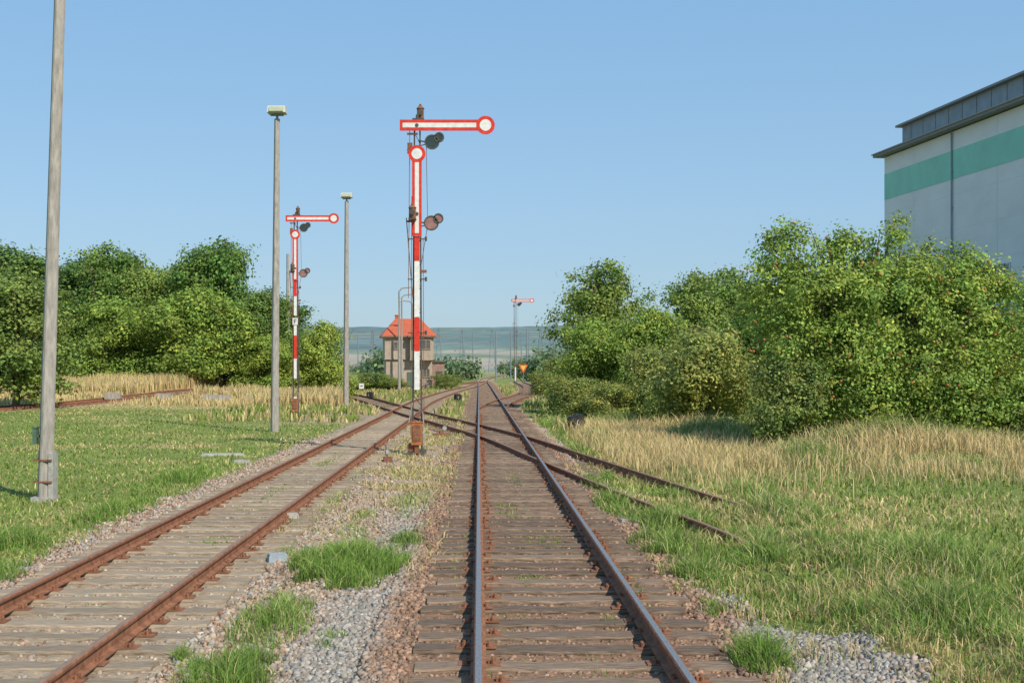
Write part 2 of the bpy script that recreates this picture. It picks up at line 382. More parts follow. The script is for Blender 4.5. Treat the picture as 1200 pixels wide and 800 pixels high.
# ------------------------------------------------------------ grass
def blades(x,y,h,w,c,lean=.35,z=None,tipmul=1.15):
    n=len(x); zz=gz(x,y)-.02 if z is None else z
    a=rng.uniform(0,2*np.pi,n);la=rng.uniform(0,2*np.pi,n);l=h*lean*rng.random(n)
    fx,fy=np.cos(a)*w/2,np.sin(a)*w/2; dx,dy=np.cos(la)*l,np.sin(la)*l
    V=np.zeros((n,5,3));
    V[:,0]=np.stack([x-fx,y-fy,zz],1);V[:,1]=np.stack([x+fx,y+fy,zz],1)
    V[:,2]=np.stack([x-fx*.75+dx*.3,y-fy*.75+dy*.3,zz+h*.55],1);V[:,3]=np.stack([x+fx*.75+dx*.3,y+fy*.75+dy*.3,zz+h*.55],1)
    V[:,4]=np.stack([x+dx,y+dy,zz+h*(1-.3*lean*rng.random(n))],1)
    b=5*np.arange(n)[:,None]
    F=np.stack([b+np.array([[0,1,3]]),b+np.array([[0,3,2]]),b+np.array([[2,3,4]])],1).reshape(-1,3)
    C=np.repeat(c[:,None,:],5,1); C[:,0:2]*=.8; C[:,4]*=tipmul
    return V.reshape(-1,3),F,C.reshape(-1,3)
def make_blades(name,label,sets):
    Vs=[];Fs=[];Cs=[];o=0
    for V,F,C in sets: Vs.append(V);Fs.append(F+o);Cs.append(C);o+=len(V)
    obj(name,np_mesh(name,np.vstack(Vs),np.vstack(Fs),np.vstack(Cs),M_grass),kind='stuff',label=label,category='grass')
def logy(n,a,b): return np.exp(rng.uniform(math.log(a),math.log(b),n))
GR=np.array([.26,.34,.07]);GR2=np.array([.17,.245,.05]);DR=np.array([.70,.56,.28]);DR2=np.array([.54,.40,.19])
def gcol(n,dryf):
    t=(rng.random(n)<dryf)[:,None];r=rng.random((n,1))
    return np.where(t,DR*r+DR2*(1-r),GR*r+GR2*(1-r))*(.75+.5*rng.random((n,1)))
sets=[]
def field(n,xf,yr,hr,dd=.09):
    y=logy(n,*yr); x=xf(y)
    z=zones(x,y);keep=(rng.random(n)>z['grav']*.985)
    x=x[keep];y=y[keep];n1=z['n1'][keep];n2=z['n2'][keep];d=z['dry'][keep];m=len(x)
    h=(hr[0]+(hr[1]-hr[0])*rng.random(m)**1.5)*(.4+1.2*n2)
    w=.006+.0008*y
    tn=(.72+.56*fbm(x,y,1.3,41))[:,None]
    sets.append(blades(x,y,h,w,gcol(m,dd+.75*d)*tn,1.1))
field(125000,lambda y:-5.2-rng.random(len(y))*np.minimum(y*.5,36),(13,100),(.04,.14))
field(150000,lambda y:2.4+rng.random(len(y))*np.minimum(y*.60,30),(8.5,95),(.04,.20))
make_blades('meadow_grass','short green and straw coloured meadow grass',sets)
sets=[]
n=140000;y=logy(n,22,75);x=3.2+rng.random(n)*17;z=zones(x,y);k=rng.random(n)<z['tall']*(.3+.9*z['n2'])*(z['dg']>1.2)
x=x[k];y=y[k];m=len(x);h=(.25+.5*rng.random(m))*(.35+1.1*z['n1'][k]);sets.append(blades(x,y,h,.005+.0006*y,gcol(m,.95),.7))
n=75000;y=rng.uniform(78,112,n);x=rng.uniform(-48,-9,n);k=(dist_path(x,y,T_far)>2.0)&(dist_path(x,y,T_diag)>2)&((y>86)|(x>-14)|(rng.random(n)<.3))
x=x[k];y=y[k];m=len(x);h=(.55+.6*rng.random(m))*(.45+1.0*fbm(x,y,5,8))*np.where((y<88)&(x<-14),.45,1);sets.append(blades(x,y,h,.09,gcol(m,.95),.4))
n=55000;y=logy(n,14,70);x=rng.uniform(-2.95,-.45,n);z=zones(x,y);k=rng.random(n)<np.maximum(z['mid'],.25*ss(.5,.6,z['n1']))*ss(.44,.60,z['n2'])
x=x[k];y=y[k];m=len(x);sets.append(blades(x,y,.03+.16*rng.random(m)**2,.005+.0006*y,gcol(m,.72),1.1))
# brownish tufts creeping onto the right ballast edge
n=26000;y=logy(n,9,32);x=rng.uniform(2.1,5.2,n);k=(fbm(x,y,.55,51)>.56)
x=x[k];y=y[k];m=len(x);sets.append(blades(x,y,.06+.22*rng.random(m)**1.5,.004+.0006*y,gcol(m,.7)*.9,1.2))
n=50000;y=rng.uniform(58,170,n);x=rng.uniform(-14,10,n);z=zones(x,y)
k=(rng.random(n)<ss(.40,.60,z['n1']))&(dist_path(x,y,T_main)>1.6)&(dist_path(x,y,T_left)>1.5)&(dist_path(x,y,T_diag)>1.3)&(dist_path(x,y,T_right)>1.5)&(dist_path(x,y,T_far)>1.5)
x=x[k];y=y[k];m=len(x);sets.append(blades(x,y,.12+.4*rng.random(m),.09,gcol(m,.4),.5))
make_blades('tall_dry_grass','tall straw coloured dry grass beside the tracks',sets)
sets=[]
def clump(cx,cy,rx,ry,n,h0,h1,dryf=.08,dark=1.):
    r=rng.random(n)**.6;a=rng.uniform(0,2*np.pi,n);x=cx+np.cos(a)*r*rx;y=cy+np.sin(a)*r*ry
    k=fbm(x,y,.35,21)>.35+.22*r**2;x=x[k];y=y[k];r=r[k];m=len(x)
    h=(h0+(h1-h0)*rng.random(m))*(1.2-.75*r)*(.45+1.1*fbm(x,y,.45,27))
    tn=fbm(x,y,.6,29)[:,None]
    sets.append(blades(x,y,h,.003+.0005*y,gcol(m,dryf)*dark*np.array([.85,1.0,.9])*(.65+.7*tn),1.15))
for a in [(-1.55,15.6,.72,1.7,7500,.18,.50),(-1.95,12.2,.38,1.6,2200,.12,.34,.2),(-1.95,9.9,.42,1.1,2800,.12,.34),(-2.45,10.5,.1,.25,300,.1,.2),
  (-1.0,17.8,.3,.9,900,.1,.28),(-1.9,20,.4,2.4,1100,.08,.22,.4),(-1.2,23,.5,3,1100,.08,.22,.5),(-1.3,11.4,.18,.4,300,.08,.2),
  (2.3,10.4,.25,.55,1500,.15,.36),(2.25,12.5,.22,.6,700,.12,.28),(4.1,11.5,.8,1.7,4200,.15,.42,.3),(4.8,9.7,1.0,1.2,3800,.15,.38,.3),
  (2.55,14.6,.35,.9,2000,.18,.40,.15),(2.6,17,.6,1.6,4200,.18,.45,.15),(3.5,15.8,.5,1.2,2600,.15,.38,.2),(2.9,20.0,.6,1.8,3000,.15,.40,.2),(2.4,22,.4,2.2,2200,.12,.36,.15),(2.4,26,.3,2.5,1200,.12,.3),(3.7,24.5,.5,2.0,1800,.12,.32,.25),(3.5,21,.25,2.5,1100,.12,.30,.3),(3.9,17.5,.35,2,1900,.12,.32,.3),(4.3,16,.4,1.6,1800,.12,.34,.3),
  (5.3,15,1.0,2.4,4600,.15,.4,.3),(4.9,21,.9,2.6,3600,.15,.40,.35),(5.2,25,.7,2.5,2200,.15,.38,.35),(2.9,28,.3,2.5,900,.12,.3),(4.8,30,.4,3,1200,.15,.35,.4),
  (.55,14.5,.3,.5,160,.05,.13),(.9,17.5,.5,1.6,420,.05,.15),(1.2,12.0,.2,.5,120,.05,.12),(.5,21,.5,3,500,.05,.14),(.1,9.9,.05,.5,60,.04,.1),(1.62,9.3,.06,.3,70,.04,.12),(.8,27,.5,4,500,.05,.14),(1.7,14,.1,3,260,.05,.14),(-.25,16,.12,4,300,.04,.12),(.3,11.5,.3,2,260,.03,.09),(1.0,10,.4,1.3,200,.03,.08),
  (-5.9,14.5,.7,1.6,3800,.12,.34),(-6.6,17.5,.8,2.2,3800,.12,.34),(-6.2,21.5,.5,2.5,1900,.12,.3),(-6.6,28,.6,4,2200,.12,.3),
  (-3.9,13.2,.4,1.,160,.04,.1),(-3.6,17.5,.5,2.,360,.04,.1),(-3.9,24,.4,4.,600,.05,.14),(-2.6,23,.25,3,600,.06,.2,.5),(-2.5,16.5,.2,1.2,240,.06,.18),(-3.8,33,.4,5,600,.05,.14),
  (4.3,44,.8,6,1800,.3,.6,.3),(3.4,55,.8,8,1500,.3,.6,.3),(8.4,33,1.2,3,2600,.3,.7,.4),(2.9,36,.4,4,900,.15,.4,.3),(11.5,35.6,3.5,1.2,5200,.4,.95,.5),(17,35,3,1.5,3200,.4,.9,.5),(8.0,45,2,3,3200,.4,.9,.5),(6.0,54,2,4,2500,.4,.9,.4)]:
    clump(*a)
make_blades('weed_clumps','lush feathery green weed clumps growing in the ballast',sets)

# ------------------------------------------------------------ trees
def nrm(a): return a/np.linalg.norm(a,axis=1)[:,None]
def leafcloud(blobs,nclump,per,sig,ls,seed,base=(.075,.125,.028),shell=.55,gap=.42):
    r=np.random.default_rng(seed); B=np.array(blobs,float); vol=(B[:,3]*B[:,4]*B[:,5])**.7; 
    bi=r.choice(len(B),nclump,p=vol/vol.sum())
    d=nrm(r.normal(size=(nclump,3)))
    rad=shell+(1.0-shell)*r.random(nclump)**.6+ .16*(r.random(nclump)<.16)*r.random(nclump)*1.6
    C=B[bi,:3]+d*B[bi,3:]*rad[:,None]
    g=fbm(C[:,0]*1.0+C[:,2]*.6,C[:,1]+C[:,2]*.9,1.3*B[:,3].mean()/2,seed%50+30); keep=(g>gap)&(C[:,2]>.15)
    C=C[keep];rad=rad[keep];d=d[keep];n=len(C)
    cl=(.65+.7*r.random(n))*(.6+.5*rad)  # random clump tone, plus inner crown shade painted into the leaf colour
    hue=r.random(n)
    csz=(.65+.7*r.random(n))
    L=np.repeat(C,per,0)+r.normal(size=(n*per,3))*sig*np.array([1,1,.7])*np.repeat(csz,per)[:,None]
    m=len(L); s=ls*(.6+.8*r.random(m))
    nn=nrm(np.repeat(d,per,0)*.5+nrm(L-np.repeat(C,per,0))*.5+np.array([0,0,.45])+r.normal(size=(m,3))*.5)
    u=np.cross(nn,r.normal(size=(m,3)));u=nrm(u);v=np.cross(nn,u)
    V=np.stack([L-u*s[:,None]*.5,L+v*s[:,None]*.32,L+u*s[:,None]*.5,L-v*s[:,None]*.32],1).reshape(-1,3)
    V[:,2]=np.maximum(V[:,2],.02)
    hh=np.repeat(hue,per)[:,None]
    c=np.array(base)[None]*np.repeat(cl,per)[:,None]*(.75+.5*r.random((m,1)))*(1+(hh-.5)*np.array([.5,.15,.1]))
    yel=(r.random(m)<.08)[:,None];c=np.where(yel,c*np.array([1.5,1.3,.9]),c)
    F=np.arange(4*m).reshape(-1,4)
    return V,F,np.repeat(c,4,0)
def trunk_mesh(h,r0,blobs,seed,multi=1):
    r=random.Random(seed);mb=MB()
    for k in range(multi):
        off=Vector((r.uniform(-.3,.3),r.uniform(-.3,.3),0))*(k>0)
        pts=[off+Vector((0,0,-.15))];rs=[r0*1.25]
        for i in range(1,7): pts.append(pts[-1]+Vector((r.uniform(-.05,.05)*h*.3,r.uniform(-.05,.05)*h*.3,h*.75/6)));rs.append(r0*(1-.13*i))
        mb.path(pts,rs,8)
        for b in blobs[k::multi]:
            st=pts[r.randint(1,5)];e=Vector(b[:3])+Vector((r.uniform(-.3,.3),r.uniform(-.3,.3),r.uniform(-.2,.5)*b[5]))
            mid=st.lerp(e,.5)+Vector((0,0,-.08*h*r.random()));q=st.lerp(mid,.5)
            mb.path([st,q,mid,mid.lerp(e,.6),e],[r0*.5,r0*.4,r0*.3,r0*.18,r0*.06],6)
            for _ in range(3):
                e2=mid+Vector((r.uniform(-1,1)*b[3],r.uniform(-1,1)*b[4],r.uniform(0,1)*b[5]))*.8
                mb.path([mid,mid.lerp(e2,.5)+Vector((0,0,.1)),e2],[r0*.2,r0*.12,r0*.03],5)
    return mb.mesh('trunk',[M_bark],True)
def blobset(seed,W,H,low,nb):
    r=random.Random(seed);out=[]
    for i in range(nb):
        t=i/(nb-1); z=low+(H-low)*(.10+.74*t); k=math.sin(math.pi*(.25+.60*t))
        a=r.uniform(0,6.28)if i<nb-1 else 0; rr=W/2*.62*k*(r.uniform(.65,1.15)); 
        if t>.85: rr*=.4
        s=W/2*.47*r.uniform(.65,1.2)*(.75+.35*k)
        out.append((math.cos(a)*rr,math.sin(a)*rr,z,s,s,s*r.uniform(.62,.85)))
    for i in range(6):
        a=r.uniform(0,6.28);s=W*.075*r.uniform(.8,1.3);rr=W/2*r.uniform(.2,.75)
        out.append((math.cos(a)*rr,math.sin(a)*rr,H*(.97-.28*(rr/(W/2))**2)-s*.4,s,s,s))
    return out
def tree_proto(kind,seed,W,H,low,nb,nclump,per,sig,ls,label,base,tr,gap=.42,multi=1,blobs=None):
    B=blobs or blobset(seed,W,H,low,nb)
    t=thing('tree' if kind=='tree' else kind,label,'tree' if 'tree' in kind else 'bush')
    obj('trunk' if 'tree' in kind else 'stem',trunk_mesh(H*.85,tr,B,seed,multi),t)
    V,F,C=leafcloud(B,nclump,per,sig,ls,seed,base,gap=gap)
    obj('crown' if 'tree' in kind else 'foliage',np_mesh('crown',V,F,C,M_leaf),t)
    return t
GREEN=(.215,.305,.07);DGREEN=(.175,.26,.065);YG=(.27,.36,.07);OL=(.28,.325,.09)
pA=tree_proto('broadleaf_tree',11,9,12,.6,19,900,42,.46,.27,'broad dense green deciduous tree at the field edge',GREEN,.28,gap=.38)
pB=tree_proto('broadleaf_tree',23,7.5,12,.8,17,820,42,.46,.27,'tall dark green deciduous tree behind the dry grass',DGREEN,.26,gap=.38)
pC=tree_proto('broadleaf_tree',35,8,7.5,.2,14,820,42,.40,.23,'low spreading yellow green tree beside the meadow',YG,.2,gap=.37)
pD=tree_proto('bush',47,4,3.6,.1,12,560,40,.22,.125,'rounded olive green bush in the tall grass',OL,.07,multi=3,gap=.38)
pE=tree_proto('broadleaf_tree',59,6.5,8.4,.2,18,880,44,.31,.185,'pointed dense green tree beside the railway track',GREEN,.2,gap=.39)
def place(p,x,y,W,H,rot,label=None,base=True):
    W0,H0={id(pA):(9,12),id(pB):(7.5,12),id(pC):(8,7.5),id(pD):(4,3.6),id(pE):(6.5,8.4)}[id(p)]
    l=(x,y,gz1(x,y)-.03);s=(W/W0,W/W0,H/H0)
    if not p.get('used'):
        p['used']=1;p.location=l;p.rotation_euler=(0,0,rot);p.scale=s
        if label:p['label']=label
        return p
    n=copy_thing(p,l,(0,0,rot),s,label);return n
L=[(pB,-26.8,74,6.2,8.2,0.3,'dark bushy tree standing alone at the field edge'),(pB,-40,110,9,12.2,1.3,None),(pA,-32.5,112,9.5,12.6,.5,None),(pA,-28,109,7.6,10.4,2.5,None),
 (pA,-22.0,110,9.8,12.9,3.6,None),(pC,-22.8,102,9.2,7.6,.4,None),(pC,-29.5,103,7.5,6.8,2.2,None),(pB,-17.6,105,5.2,8.8,4,None),(pC,-12.6,104,5.4,6.0,5,'small round tree near the signal posts'),
 (pB,-48,113,10,11.6,2.9,None),(pC,-37,103,8,6.8,3.3,None),(pA,-57,106,10,11.5,4.4,None),(pB,-36.5,119,9,12.0,.2,None),(pC,-17.0,102,5.6,4.6,1.7,None),(pB,-18,114,7,8.5,2.2,None),(pA,-27,118,9,11.6,5.5,None),
 (pE,7.5,77,6.8,8.8,.4,None),(pC,6.0,68,4.6,4.9,1.2,'yellow green shrubby tree beside the track'),(pE,11.7,72,5.6,7.5,2.0,None),(pE,15.5,80,7,8.4,3.1,None),(pC,9.2,66,4.8,5.2,4.0,None),
 (pE,9.5,96,5,7,5,None),(pE,20,74,7,7.6,1.0,None),(pC,13.5,60,4.8,5.8,2.6,None),(pE,26,70,8,7.6,4.4,None),(pE,20.6,46,5.5,6.0,.9,'leafy green tree at the meadow edge'),(pC,24,52,6,5,3.0,None),(pE,28,44,7,7,1.9,None),(pC,16.5,47,6,4.6,.7,None)]
for p,x,y,W,H,r,lab in L: place(p,x,y,W,H,r,lab)
for x,y,W,H,r in [(9.4,52,4.4,3.9,0),(8.1,60,3.2,3.4,1.4),(4.4,62,2.9,2.1,2.2),(6.1,59,2.6,1.9,4),(12.4,46,3,3.2,5),(9.3,38.8,2.8,2.6,1.1),(17.6,39,3.6,2.0,.8),
   (-11.5,138,5,2.0,1),(-4.0,150,4,1.8,2),(-9.6,146,3.5,1.4,.4),(5.6,116,3,2.2,2),(7.5,120,4,3.5,1)]:
    place(pD,x,y,W,H,r)
for o in bpy.data.objects:
    if o.get('used'): del o['used']
    if o.parent is None and o.get('category') in('tree','bush'): o['group']='trees along the railway yard' if o['category']=='tree' else 'bushes along the railway yard'
AB=[(-2.5,0,5.8,1.0,1.1,1.0),(-2.9,.2,4.6,1.25,1.3,1.1),(-.7,0,5.4,1.1,1.2,1.0),(1.0,-.2,4.9,1.2,1.2,1.0),(2.6,0,4.9,1.1,1.1,1.0),(3.7,.1,4.1,1.1,1.2,1.1),
 (-1.7,-.8,4.3,1.5,1.4,1.3),(.3,-1.0,4.0,1.6,1.4,1.3),(2.3,-.8,3.6,1.6,1.5,1.3),(4.2,-.3,2.9,1.2,1.3,1.2),(-2.8,-.6,3.0,1.2,1.3,1.1),(-1.0,-1.2,2.5,1.5,1.3,1.3),(1.2,-1.3,2.0,1.5,1.3,1.2),(3.1,-1.0,1.7,1.4,1.3,1.1),(-1.9,-1.0,1.4,1.3,1.2,1.1),(4.3,-.6,1.4,1.1,1.2,1.0),
 (-.5,-1.5,1.2,1.2,1.0,1.0),(.9,-1.6,1.0,1.2,1.0,.9),(2.4,-1.5,.9,1.2,1.0,.9),(3.8,-1.1,.9,1.1,1.0,.8),
 (0,1.3,4.3,2.0,1.4,1.6),(2.5,1.4,3.6,1.8,1.4,1.5),(-2.2,1.3,4.0,1.6,1.2,1.4),(0,1.0,2.0,2.2,1.2,1.5),(2.8,1.0,1.8,1.8,1.2,1.4)]
r=random.Random(9)
for q in range(15):
    bx=r.uniform(-3.6,5.0);bz=6.6-.05*(bx+1.5)**2-(.6 if -1.9<bx<-1.1 else 0)+r.uniform(-.3,.45);AB.append((bx,r.uniform(-.6,.5),bz-.2,.24,.24,.5))
at=thing('apple_tree','spreading apple tree with small red apples in dry grass','tree',(12.3,40,gz1(12.3,40)))
obj('trunk',trunk_mesh(5.5,.17,AB,71,3),at)
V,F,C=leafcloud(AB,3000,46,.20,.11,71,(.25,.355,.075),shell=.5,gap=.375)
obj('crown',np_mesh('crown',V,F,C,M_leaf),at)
ab=MB()
n=8
for i in range(5):
    th=math.pi*i/4
    for k in range(n): ab.V.append((math.sin(th)*math.cos(6.283*k/n)*.042,math.sin(th)*math.sin(6.283*k/n)*.042,math.cos(th)*.037-(.008 if i==0 else 0)))
for i in range(4):
    for k in range(n): ab.F.append([i*n+k,(i+1)*n+k,(i+1)*n+(k+1)%n,i*n+(k+1)%n]);ab.M.append(0)
ab.tube((0,0,.03),(0,.01,.075),.004,.003,5,1)
M_apple=mat('red_apple_skin',(.50,.07,.04),rough=.4,var=.4,scale=18,col2=(.6,.20,.08),bump=0)
am=ab.mesh('apple',[M_apple,M_bark],True)
for k in range(90):
    b=AB[random.randint(0,15)];th=random.uniform(math.pi*1.05,math.pi*1.95);ph=random.uniform(-.8,.9)
    p=(b[0]+math.cos(th)*b[3]*math.cos(ph)*1.12,b[1]+math.sin(th)*b[4]*math.cos(ph)*1.2,max(.6,b[2]+math.sin(ph)*b[5]*1.0))
    obj('apple',am,at,p,(random.uniform(-.3,.3),0,0),(1.1,1.1,1.1))
bl=[]
r=random.Random(5)
for k in range(130):
    y=r.uniform(230,620);x=r.uniform(-.30,.2)*y
    if abs(x-2-(y-200)*.01)<7: x+=14*(1 if x>2 else -1)
    s=r.uniform(2.0,4.2);bl.append((x,y,s*.55,s*1.5,s,s*.85))
V,F,C=leafcloud(bl,9000,16,.9,.8,99,(.19,.26,.13),shell=.6,gap=.25)
obj('distant_woodland',np_mesh('distant_woodland',V,F,C,M_leaf),kind='stuff',label='distant belt of green bushes and trees beyond the yard',category='woodland')

# ------------------------------------------------------------ semaphore signals
def arm_mesh(L,tail,hh,R,vertical,y=-.17):
    mb=MB();tr=(lambda u,v:(v,u)) if vertical else (lambda u,v:(u,v))
    def rect(u0,u1,v,y0,y1,m):
        p=[tr(u0,-v),tr(u1,-v),tr(u1,v),tr(u0,v)]
        if vertical:p=p[::-1]
        mb.prism(p,y0,y1,m)
    rect(-tail,L-R*.8,hh,y,y+.02,0)
    rect(-tail+.08,L-R*1.0,hh*.42,y-.004,y-.001,1)
    cx,cz=tr(L,0); mb.disc(cx,cz,R,y-.006,y+.018,0);mb.disc(cx,cz,R*.62,y-.011,y-.007,1)
    mb.tube((0,y-.02,0),(0,y+.2,0),.05,.05,10,2)
    a,b=tr(-tail+.05,0),tr(L-.2,0);mb.tube((a[0],y+.035,a[1]),(b[0],y+.035,b[1]),.014,.014,6,2)
    return mb.mesh('semaphore_arm',[M_red,M_white,M_dark])
def spect_mesh(r,glass,two=True):
    mb=MB()
    mb.ring(0,0,r*.82,r,-.03,.02,0);mb.disc(0,0,r*.82,-.012,0,1)
    if two: mb.ring(.2,.13,r*.5,r*.68,-.03,.02,0);mb.disc(.2,.13,r*.5,-.012,0,1)
    mb.tube((-.38,0,.05),(-r*.9,0,.0),.022,.022,6,0);mb.tube((-.38,0,-.12),(-r*.8,0,-.06),.015,.015,6,0)
    return mb.mesh('spectacle',[M_dark,glass])
def lamp_mesh():
    mb=MB();mb.tube((0,0,-.16),(0,0,.12),.1,.1,12,0);mb.tube((0,0,.12),(0,0,.2),.12,.05,12,0);mb.tube((0,0,.2),(0,0,.25),.035,.035,8,0)
    mb.tube((0,-.08,0),(0,-.16,0),.075,.085,12,1);mb.box((0,0,-.19),(.22,.22,.04),1)
    return mb.mesh('signal_lamp',[M_rust,M_dark])
def semaphore(label,loc,H,two,bands,plate=None,rotz=0,cab=True):
    t=thing('semaphore_signal',label,'railway signal',loc,(0,0,rotz),group='semaphore signals beside the tracks')
    mb=MB();w0,w1=.13,.075;top=H-.35
    for sx in(-1,1):
        for sy in(-1,1):
            mb.path([(sx*w0,sy*w0*.8,-.1),(sx*w1,sy*w1,top)],[.024,.02],4)
    nz=int(top/.33)
    for i in range(nz):
        z0=i*top/nz;z1=(i+1)*top/nz;a=w0+(w1-w0)*z0/top;b=w0+(w1-w0)*z1/top;s=1 if i%2 else -1
        for sy in(-1,1): mb.tube((-s*a,sy*a*.85,z0),(s*b,sy*b*.85,z1),.009,.009,4)
        mb.tube((s*a,-a*.85,z0),(s*b,b*.85,z1),.009,.009,4);mb.tube((-s*a,-a*.85,z0),(-s*b,b*.85,z1),.009,.009,4)
    mb.box((0,0,top+.02),(.26,.26,.04));mb.tube((0,0,top),(0,0,top+.16),.05,.04,8)
    mb.box((0,0,.02),(.5,.5,.2))
    for z in(1.9,3.4,4.9,H*.62): mb.box((.0,-.13,z),(.52,.03,.03));mb.tube((.25,-.13,z-.06),(.25,-.13,z+.06),.035,.035,8)
    obj('mast',mb.mesh('mast',[M_dark]),t)
    for z0,z1,c in bands:
        mb=MB();mb.box((0,-.155,(z0+z1)/2),(.145,.018,z1-z0-.01),c)
        obj('mast_plate',mb.mesh('mast_plate',[M_red,M_white]),t)
    z1=H-.52
    obj('semaphore_arm',arm_mesh(1.92,.48,.155,.26,False),t,(.0,-.02,z1))
    obj('spectacle',spect_mesh(.21,M_glass_dark),t,(.42,-.12,z1-.46))
    obj('signal_lamp',lamp_mesh(),t,(.08,.22,H-.1),label='rusty lamp on top of the mast')
    if two:
        z2=H-3.0
        obj('semaphore_arm',arm_mesh(1.68,.62,.135,.24,True),t,(0,-.03,z2),label='vertical red and white lower arm')
        obj('spectacle',spect_mesh(.21,M_glass_red),t,(.40,-.12,z2-.25))
        obj('signal_lamp',lamp_mesh(),t,(-.12,-.3,z2+.03),label='rusty lower lamp')
    mb=MB()
    for x,za,zb in((-.24,H*.45,H-.6),(.3,H-3.3,H-.9),(.2,.5,H*.62),(-.17,.5,H-2.5)): mb.tube((x,-.1,za),(x*.85,-.1,zb),.009,.009,5)
    mb.tube((-.3,-.1,H-3.1),(-.12,-.1,H*.45),.014,.014,5);mb.tube((.3,-.1,H-3.3),(.12,-.1,H-4.4),.01,.01,5)
    mb.box((-.2,-.1,H-1.15),(.14,.06,.3));mb.box((.17,-.1,H-4.6),(.2,.05,.08))
    for z in(H-.75,H-1.2,H-3.2): mb.box((-.13,-.1,z),(.3,.05,.05))
    obj('wire_linkage',mb.mesh('wire_linkage',[M_rust]),t)
    if cab:
        mb=MB();mb.box((0,-.26,.58),(.30,.22,.62),0);mb.box((0,-.26,.90),(.34,.26,.03),0);mb.box((0,-.38,.6),(.22,.02,.44),1)
        mb.tube((-.16,-.26,.2),(-.16,-.2,.2),.12,.12,14,1);mb.box((.0,-.26,.16),(.12,.12,.26),1)
        obj('drive_cabinet',mb.mesh('drive_cabinet',[M_orange,M_rust]),t)
        mb=MB();mb.tube((-.22,-.3,.9),(-.12,-.26,1.45),.012,.012,6);mb.tube((.24,-.3,.25),(.16,-.16,1.2),.012,.012,6)
        obj('conduit',mb.mesh('conduit',[M_conc_lt]),t)
    if plate:
        mb=MB();mb.box((0,-.185,plate),(.26,.02,.34),0)
        y=-.2
        for c,s in(((-.05,plate),(.035,.22)),((.01,plate+.093),(.12,.035)),((0,plate+.0),(.10,.035))): mb.box((c[0],y,c[1]),(s[0],.008,s[1]),1)
        obj('letter_plate',mb.mesh('letter_plate',[M_white,M_black]),t,label='white plate with the black letter F')
    return t
semaphore('tall two-armed red and white semaphore signal with rusty cabinet',(-1.73,36,-.05),9.72,True,[(5.4,6.1,0),(3.84,5.4,1),(2.88,3.84,0),(1.8,2.88,1)])
semaphore('two-armed red and white semaphore signal with letter plate',(-9.15,64,-.05),10.4,True,[(6.0,6.8,0),(5.05,6.0,1),(4.05,4.9,1),(2.9,4.05,0),(1.9,2.9,1),(.5,1.0,1)],plate=4.75)
semaphore('distant single-armed semaphore signal beside the main line',(4.3,150,-.05),10.9,False,[(1,2.6,1)],cab=False)

# ------------------------------------------------------------ lamp posts and mast
def post(label,loc,H,w0,w1,lean,lamp=True,name='lamp_post',group='concrete lamp posts in the yard'):
    t=thing(name,label,'lamp post' if lamp else 'pole',loc,group=group)
    mb=MB();N=6
    for q in range(N+1):
        f=q/N;w=w0+(w1-w0)*f;cx=lean*f;z=-.2+(H+.2)*f;ch=w*.12;h=w/2
        for u,v in((-h,-h+ch),(-h+ch,-h),(h-ch,-h),(h,-h+ch),(h,h-ch),(h-ch,h),(-h+ch,h),(-h,h-ch)): mb.V.append((cx+u,v,z))
    for q in range(N):
        for i in range(8): mb.F.append([q*8+i,q*8+(i+1)%8,(q+1)*8+(i+1)%8,(q+1)*8+i]);mb.M.append(0)
    mb.F.append(list(range(N*8,N*8+8)));mb.M.append(0)
    o=obj('post',mb.mesh('post',[M_concrete]),t,rot=(0,0,.45))
    if lamp:
        h=MB();h.tube((lean,0,H-.05),(lean,0,H+.14),.05,.05,8,1);h.box((lean,-.02,H+.13),(.5,.12,.05),1)
        a=.36;h.add([(lean-a,-.30,H+.20),(lean+a,-.30,H+.20),(lean+a,.26,H+.20),(lean-a,.26,H+.20),(lean-a*.93,-.22,H+.46),(lean+a*.93,-.22,H+.46),(lean+a*.9,.22,H+.56),(lean-a*.9,.22,H+.56)],
            [(3,2,1,0),(4,5,6,7),(0,1,5,4),(1,2,6,5),(2,3,7,6),(3,0,4,7)],0)
        obj('lamp_head',h.mesh('lamp_head',[M_lampbody,M_greysteel]),t)
        g=MB();g.box((lean,-.285,H+.32),(.56,.03,.19),0,rot=Matrix.Rotation(-.35,3,'X'))
        g.box((lean,-.02,H+.185),(.6,.4,.025),0);obj('lamp_glass',g.mesh('lamp_glass',[M_lampglass]),t)
    return t
p1=post('tall weathered concrete pole with bolted concrete footing and small green box',(-8.07,23.8,-.05),11.5,.25,.17,.33,False,'utility_pole',None)
mb=MB();mb.box((-.0,.15,.36),(.30,.12,1.0));mb.box((.15,.02,.34),(.09,.28,.96));mb.box((0,.02,-.06),(.4,.4,.16))
for z in(.3,.7): mb.box((0,-.0,z),(.35,.30,.03),1)
obj('footing',mb.mesh('footing',[M_conc_lt,M_rust]),p1)
mb=MB();mb.box((-.17,0,1.14),(.07,.14,.3));mb.box((-.17,0,1.30),(.09,.17,.02));mb.box((-.13,0,1.14),(.06,.05,.05))
obj('junction_box',mb.mesh('junction_box',[M_green]),p1)
post('tall concrete lamp post with boxy yellowish floodlight',(-7.91,49.6,-.08),12.1,.28,.18,.1)
post('tall concrete lamp post with pale boxy floodlight',(-8.3,80,-.08),12.9,.30,.2,.05)
post('plain slender concrete pole in the yard',(-16.4,110,.2),12.0,.3,.2,0,False,'utility_pole','utility poles')
